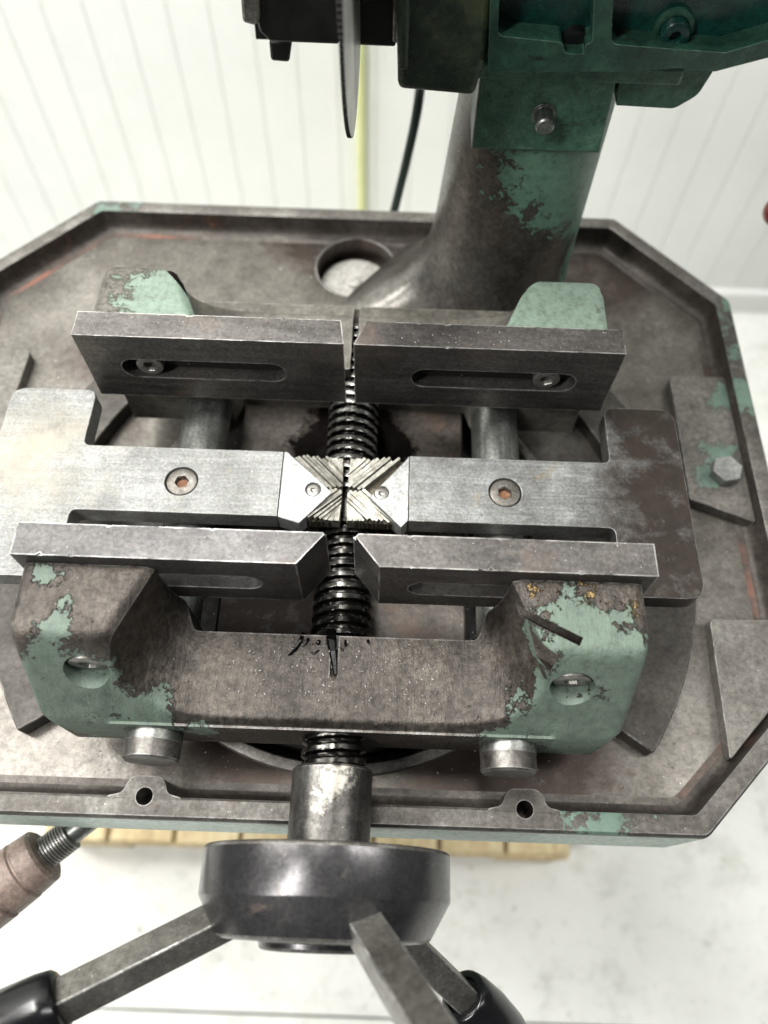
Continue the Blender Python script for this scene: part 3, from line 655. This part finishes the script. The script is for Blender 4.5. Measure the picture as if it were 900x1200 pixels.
# bracket (clamps the column)
bm = BM(); pb = [(52, 304), (140, 304), (143.5, 361), (52.5, 361)]; wallp(bm, pb, 480, 600); obj('bracket', bm, M['mgreen'], hd, bevel=1.6, worn=M['green_edge_glint'])  # worn= here carries the painted edge highlight
bm = BM(); box(bm, 49, 178, 470, 600, 292, 303.6); obj('bracket_flange', bm, M['mgreen'], hd, bevel=2)
bX, bD = atY(637, 134, 480)
bm = BM(); lathe(bm, (bX, 481, bD), (0, -1, 0), [(0, 8.3), (2, 8.3), (2, 6.4), (14, 6.4), (15.5, 5), (15.5, 0)], 28); obj('stud', bm, M['rod'], hd, bevel=.4)
# gearbox chunk at the left, grimy
bm = BM()
g = panel(452, [(466, 106), (556, 114), (572, 60), (585, -120), (462, -120)]); wallp(bm, g, 452, 600); obj('gearbox', bm, M['grime'], hd, bevel=4, seg=3)
bm = BM(); g = panel(447, [(467, 80), (478, 80), (484, -120), (467, -120)]); wallp(bm, g, 444, 451.6); obj('gearbox_flange', bm, M['grime'], hd, bevel=2)
# main body with pockets between ribs
def pp(pts, y=446): return panel(y, pts)
outer = pp([(572, 84), (740, 84), (795, 80), (838, 84), (960, 52), (960, -160), (580, -160)])
p1 = fillet(pp([(583, 42), (660, 50), (661, 63), (686, 64), (686, 52), (694, 50), (702, -130), (590, -130)]), [5, 4, 5, 5, 4, 5, 2, 2], 4)
p2 = fillet(pp([(716, 52), (850, 62), (940, 36), (940, -130), (724, -130)]), 6, 4)
bm = BM(); wallp(bm, outer, 446, 462, [p1, p2]); obj('ribbed_cover', bm, M['dgreen'], hd, bevel=2.2, seg=3, worn=M['green_edge_glint'])  # worn= here carries the painted edge highlight
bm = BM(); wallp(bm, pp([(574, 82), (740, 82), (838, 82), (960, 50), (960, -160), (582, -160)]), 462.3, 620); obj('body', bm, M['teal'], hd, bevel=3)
X_, D_ = atY(789, 33, 461)
bm = BM(); capscrew(bm, (X_, 452, D_), (0, -1, 0), 8.2, 10.5, 3.6, 5); obj('socket_screw', bm, M['teal'], hd)
bm = BM(); lathe(bm, (X_, 462, D_), (0, -1, 0), [(0, 11.5), (3, 11.5), (3.6, 10.5), (3.6, 8.6)], 40, close=False); obj('screw_boss', bm, M['dgreen'], hd)
nx, nd = atY(673, 46, 462)
bm = BM(); wallp(bm, [(nx-8.5, nd+12), (nx+8.5, nd+12)]+[(nx+8.5*math.cos(PI*i/14), nd-8.5*math.sin(PI*i/14)) for i in range(15)], 455.5, 462.1); obj('notch_dark_plate', bm, M['black'], hd)  # black plate stands in for the dark of the opening
# round motor flange under the body
fx0, fd0 = atY(722, 122, 485); fx1, fd1 = atY(835, 84, 485)
bm = BM(); wallp(bm, fillet(panel(485, [(722, 124), (790, 128), (818, 112), (836, 84), (836, 60), (730, 60)]), [1, 8, 12, 4, 0, 0]), 485, 600); obj('motor_foot', bm, M['mgreen'], hd, bevel=2.5, worn=M['green_edge_glint'])  # worn= here carries the painted edge highlight
bm = BM(); box(bm, 150, 400, 470, 720, -190, 170); obj('added_motor', bm, M['dgreen'], hd, bevel=14, seg=4)  # unseen block added to darken the support's reflection and shade the tray
bm = BM(); lathe(bm, (275, 465, -20), (0, -1, 0), [(0, 110), (14, 108), (20, 96), (20, 0)], 64); obj('added_motor_cap', bm, M['dgreen'], hd)
# blade guard: black box in two halves with the blade running between
GY = 522
q = panel(GY, [(316, 50), (400, 53), (425, 54), (466, 57)])
def gb(pts, name='guard_half'): bm = BM(); wallp(bm, panel(GY, pts), GY, 640); return obj(name, bm, M['black'], hd, bevel=2)
gb([(316, 50), (398, 53), (392, -160), (290, -160), (299, 20), (304, 38)])
gb([(418, 54), (464, 56), (462, -160), (412, -160)])
bm = BM(); wallp(bm, panel(GY+60, [(300, 46), (466, 50), (466, -160), (280, -160)]), GY+60, 650); obj('guard_back', bm, M['black'], hd)
bm = BM(); wallp(bm, panel(GY-4, [(460, 50), (465, 50), (469, -160), (462, -160)]), GY-4, GY+30); obj('guard_strip', bm, M['kerf'], hd, bevel=1)
bm = BM(); wallp(bm, panel(GY+10, [(315, 48), (342, 48), (339, 74), (317, 72)]), GY+10, GY+34); obj('guard_nut', bm, M['black'], hd, bevel=2)
bm = BM(); wallp(bm, panel(GY-6, [(279, -40), (302, -40), (304, 28), (298, 31), (284, 27)]), GY-6, GY+20); obj('guard_lug', bm, M['screwhead'], hd, bevel=2)
# blade
bc = (475, 215); rb = 110; NT_ = 220; poly = []
for i in range(NT_):
    a = 2*PI*i/NT_; poly += [(bc[0]+rb*math.cos(a), bc[1]+rb*math.sin(a)), (bc[0]+(rb-1.2)*math.cos(a+.009), bc[1]+(rb-1.2)*math.sin(a+.009))]
bm = BM(); prism(bm, poly, [circ(*bc, 12, 24)], lambda p, q_, t_: (t_, p, q_), -29.3, -26.9); 
bm.normal_update()
for f in bm.faces:
    if abs(f.normal.x) < .5: f.material_index = 1
bl = obj('saw_blade', bm, [M['blade'], M['dark']], hd, smooth=20)
for sx, L in ((-29.4, -1), (-26.8, 1)):
    bm = BM(); lathe(bm, (sx, bc[0], bc[1]), (L, 0, 0), [(0, 38), (8, 38), (9, 36), (9, 0)] if L < 0 else [(0, 38), (22, 38), (22, 0)], 48); obj('blade_flange', bm, M['black'], bl)
# red ball knob on a pull lever at the right edge
kn = thing('pull_lever', 'red ball knob on the end of a thin lever beside the white wall', 'lever', (300, 520, 420))
kx, ky = 0, 0
KY = 560; KX, KD = atY(914, 248, KY)
bm = BM(); lathe(bm, (KX, KY, KD+14), (0, 0, -1), [(14+14*math.sin(-PI/2+PI*i/14), 14*math.cos(-PI/2+PI*i/14)) for i in range(15)], 32); obj('knob', bm, M['red'], kn)
bm = BM(); tube(bm, [(KX+10, KY, KD-8), (KX+60, KY, KD-70), (KX+62, KY, KD-180), (385, KY+10, 160)], 5, 12); obj('rod', bm, M['rod_end'], kn)

# ------------------------------------------------------------------ cables and pipe
cp = [atY(493, 100, 665), atY(487, 140, 662), atY(476, 190, 660), atY(463, 243, 658)]
pts = [(cp[0][0]+3, 640, cp[0][1]-70), (cp[0][0], 665, cp[0][1]), (cp[1][0], 662, cp[1][1]), (cp[2][0], 660, cp[2][1]), (cp[3][0], 658, cp[3][1]), (cp[3][0]-20, 655, cp[3][1]+120), (cp[3][0]-40, 660, 1256)]
bm = BM(); tube(bm, spline(pts, 8), 4.6, 12); tag(obj('cable', bm, M['cable'], base=(cp[3][0]-40, 660, 1256)), 'dark green cable hanging behind the tray from the saw head', 'cable')
yx = atY(424, 150, WY-14)
bm = BM(); lathe(bm, (yx[0]-2, WY-11, FD-64), (0, 0, -1), [(0, 8.5), (3000, 8.5)], 24); tag(obj('wall_pipe', bm, M['yg'], base=(yx[0], WY-11, FD-64)), 'yellow green pipe running up the white ribbed wall', 'pipe')
# threaded rod with brown sleeve poking out under the tray
pr = thing('drain_lever', 'threaded rod with brown enamel sleeve sticking out from under the tray', 'lever', (-230, 60, 660))
a = Vector((-190, 82, 636)); b = Vector((-330, -36, 652)); d = (b-a).normalized(); Lr = (b-a).length
bm = BM(); lathe(bm, tuple(a), tuple(d), [(-30, 9), (54, 9)], 32); obj('rod', bm, M['rod'], pr)
bm = BM(); pf = [(54, 9)]
for k in range(10): pf += [(55+k*2.3, 12.4), (56.2+k*2.3, 12.4), (56.8+k*2.3, 10.8)]
lathe(bm, tuple(a), tuple(d), pf, 32); obj('threaded_collar', bm, M['screwhead'], pr)
bm = BM(); lathe(bm, tuple(a), tuple(d), [(77, 12), (77, 19), (79, 21.5), (92, 22.5), (93, 21.5), (94.5, 21.5), (95.5, 23), (112, 23.5), (113, 22), (115, 22), (116, 24), (Lr+40, 24)], 48); obj('brown_sleeve', bm, M['brown'], pr, smooth=30)

# ------------------------------------------------------------------ swarf
bm = BM(); rr = random.Random(3)
def chip(x, y, D, s):
    a = rr.uniform(0, 2*PI); ln_ = s*rr.uniform(.8, 2.2); wd = s*rr.uniform(.4, .9)
    d = Vector((math.cos(a), math.sin(a), 0)); nn = Vector((-d.y, d.x, 0)); p = Vector((x, y, D-.15))
    v = [bm.verts.new(W3(p+d*ln_*.5)), bm.verts.new(W3(p-d*ln_*.5)), bm.verts.new(W3(p+nn*wd*.5)), bm.verts.new(W3(p+Vector((0, 0, -s*.6))))]
    for f in ((0, 2, 3), (2, 1, 3), (1, 0, 3), (0, 1, 2)): bm.faces.new([v[i] for i in f])
for k in range(1300):
    z = rr.random()
    if z < .42:
        x, y = rr.gauss(-28, 120), rr.gauss(120, 40)
        if not (TL+110 < x < TR-110 and 82 < y < 200): continue
        if (x+28)**2+(y-262)**2 < 172**2: D = 573 if (x+28)**2+(y-262)**2 < 155**2 else 562
        else: D = 562
        if abs(math.hypot(x+28, y-262)-171) < 12: continue
        chip(x, y, D, rr.uniform(.7, 1.7))
    elif z < .6:
        x, y = rr.uniform(TL+60, TR-60), rr.uniform(120, 590)
        if not (abs(x-CX) > 300 or y > 450) or (x > -70 and y > 440) or abs(x-CX) > 320 : continue
        if abs(math.hypot(x+36, y-570)) < 46: continue
        chip(x, y, 562, rr.uniform(.7, 1.6))
    elif z < .8:
        x = rr.uniform(-95, 40); chip(x, 264-rr.uniform(110, 150), 472.6, rr.uniform(.5, 1.3))
    else:
        x = rr.uniform(-200, 150)
        if abs(x+28) < 20: continue
        chip(x, rr.choice([264-rr.uniform(70, 89), 264+rr.uniform(72, 88)]), 399.9, rr.uniform(.4, .9))
o = obj('metal_chips', bm, M['chip'], None, smooth=0, base=(-28, 100, 562)); o['kind'] = 'stuff'; tag(o, 'tiny bright metal chips scattered over the vise and tray', 'metal chips')
sc = thing('swarf_clump', 'black oily swarf strands hanging from the screw onto the front casting', 'swarf', (-28, 140, 473))
def strand(pts, ws, th=2.2):
    bm = BM(); L_ = []
    for (u, v, D), wd in zip(pts, ws):
        x, y = atD(u, v, D); L_.append([bm.verts.new(W3((x+sx_*wd, y+rr.uniform(-.5, .5), D+dz))) for sx_, dz in ((-1, 0), (1, 0.4), (.6, -th), (-.5, -th*.8))])
    for a, b in zip(L_, L_[1:]):
        for i in range(4): bm.faces.new((a[i], a[(i+1) % 4], b[(i+1) % 4], b[i]))
    bm.faces.new(L_[0]); bm.faces.new(L_[-1]); obj('strand', bm, M['oilchip'], sc, smooth=0)
strand([(388, 738, 478), (388, 750, 472), (390, 764, 473), (392, 778, 473), (393, 790, 473)], [3.4, 3.2, 2.6, 2.0, 1.2], 1.4)
strand([(356, 742, 478), (352, 750, 472), (346, 760, 473), (339, 768, 473.5)], [1.8, 1.6, 1.4, 1.0], 1.4)
strand([(364, 744, 478), (359, 752, 472.5), (355, 757, 473.5)], [1.6, 1.4, 1.0], 1.2)
strand([(376, 744, 478), (373, 756, 473)], [1.8, 1.2], 1.2)
strand([(404, 744, 478), (405, 756, 473)], [1.8, .8], 1.2)
strand([(430, 746, 478), (432, 753, 472.5)], [2.0, 1.0], 1.2)
bm = BM(); box(bm, -30.1, -26.5, 136, 158, 476, 483); obj('packed_swarf', bm, M['oilchip'], sc)
for k in range(14):
    u_ = 388+rr.gauss(0, 16); v_ = 750+abs(rr.gauss(0, 9)); ss = rr.uniform(.4, 1.3)
    strand([(u_, v_, 473.6), (u_+rr.uniform(-4, 4), v_+rr.uniform(1, 5), 473.6)], [ss, ss*.5], 1.0)
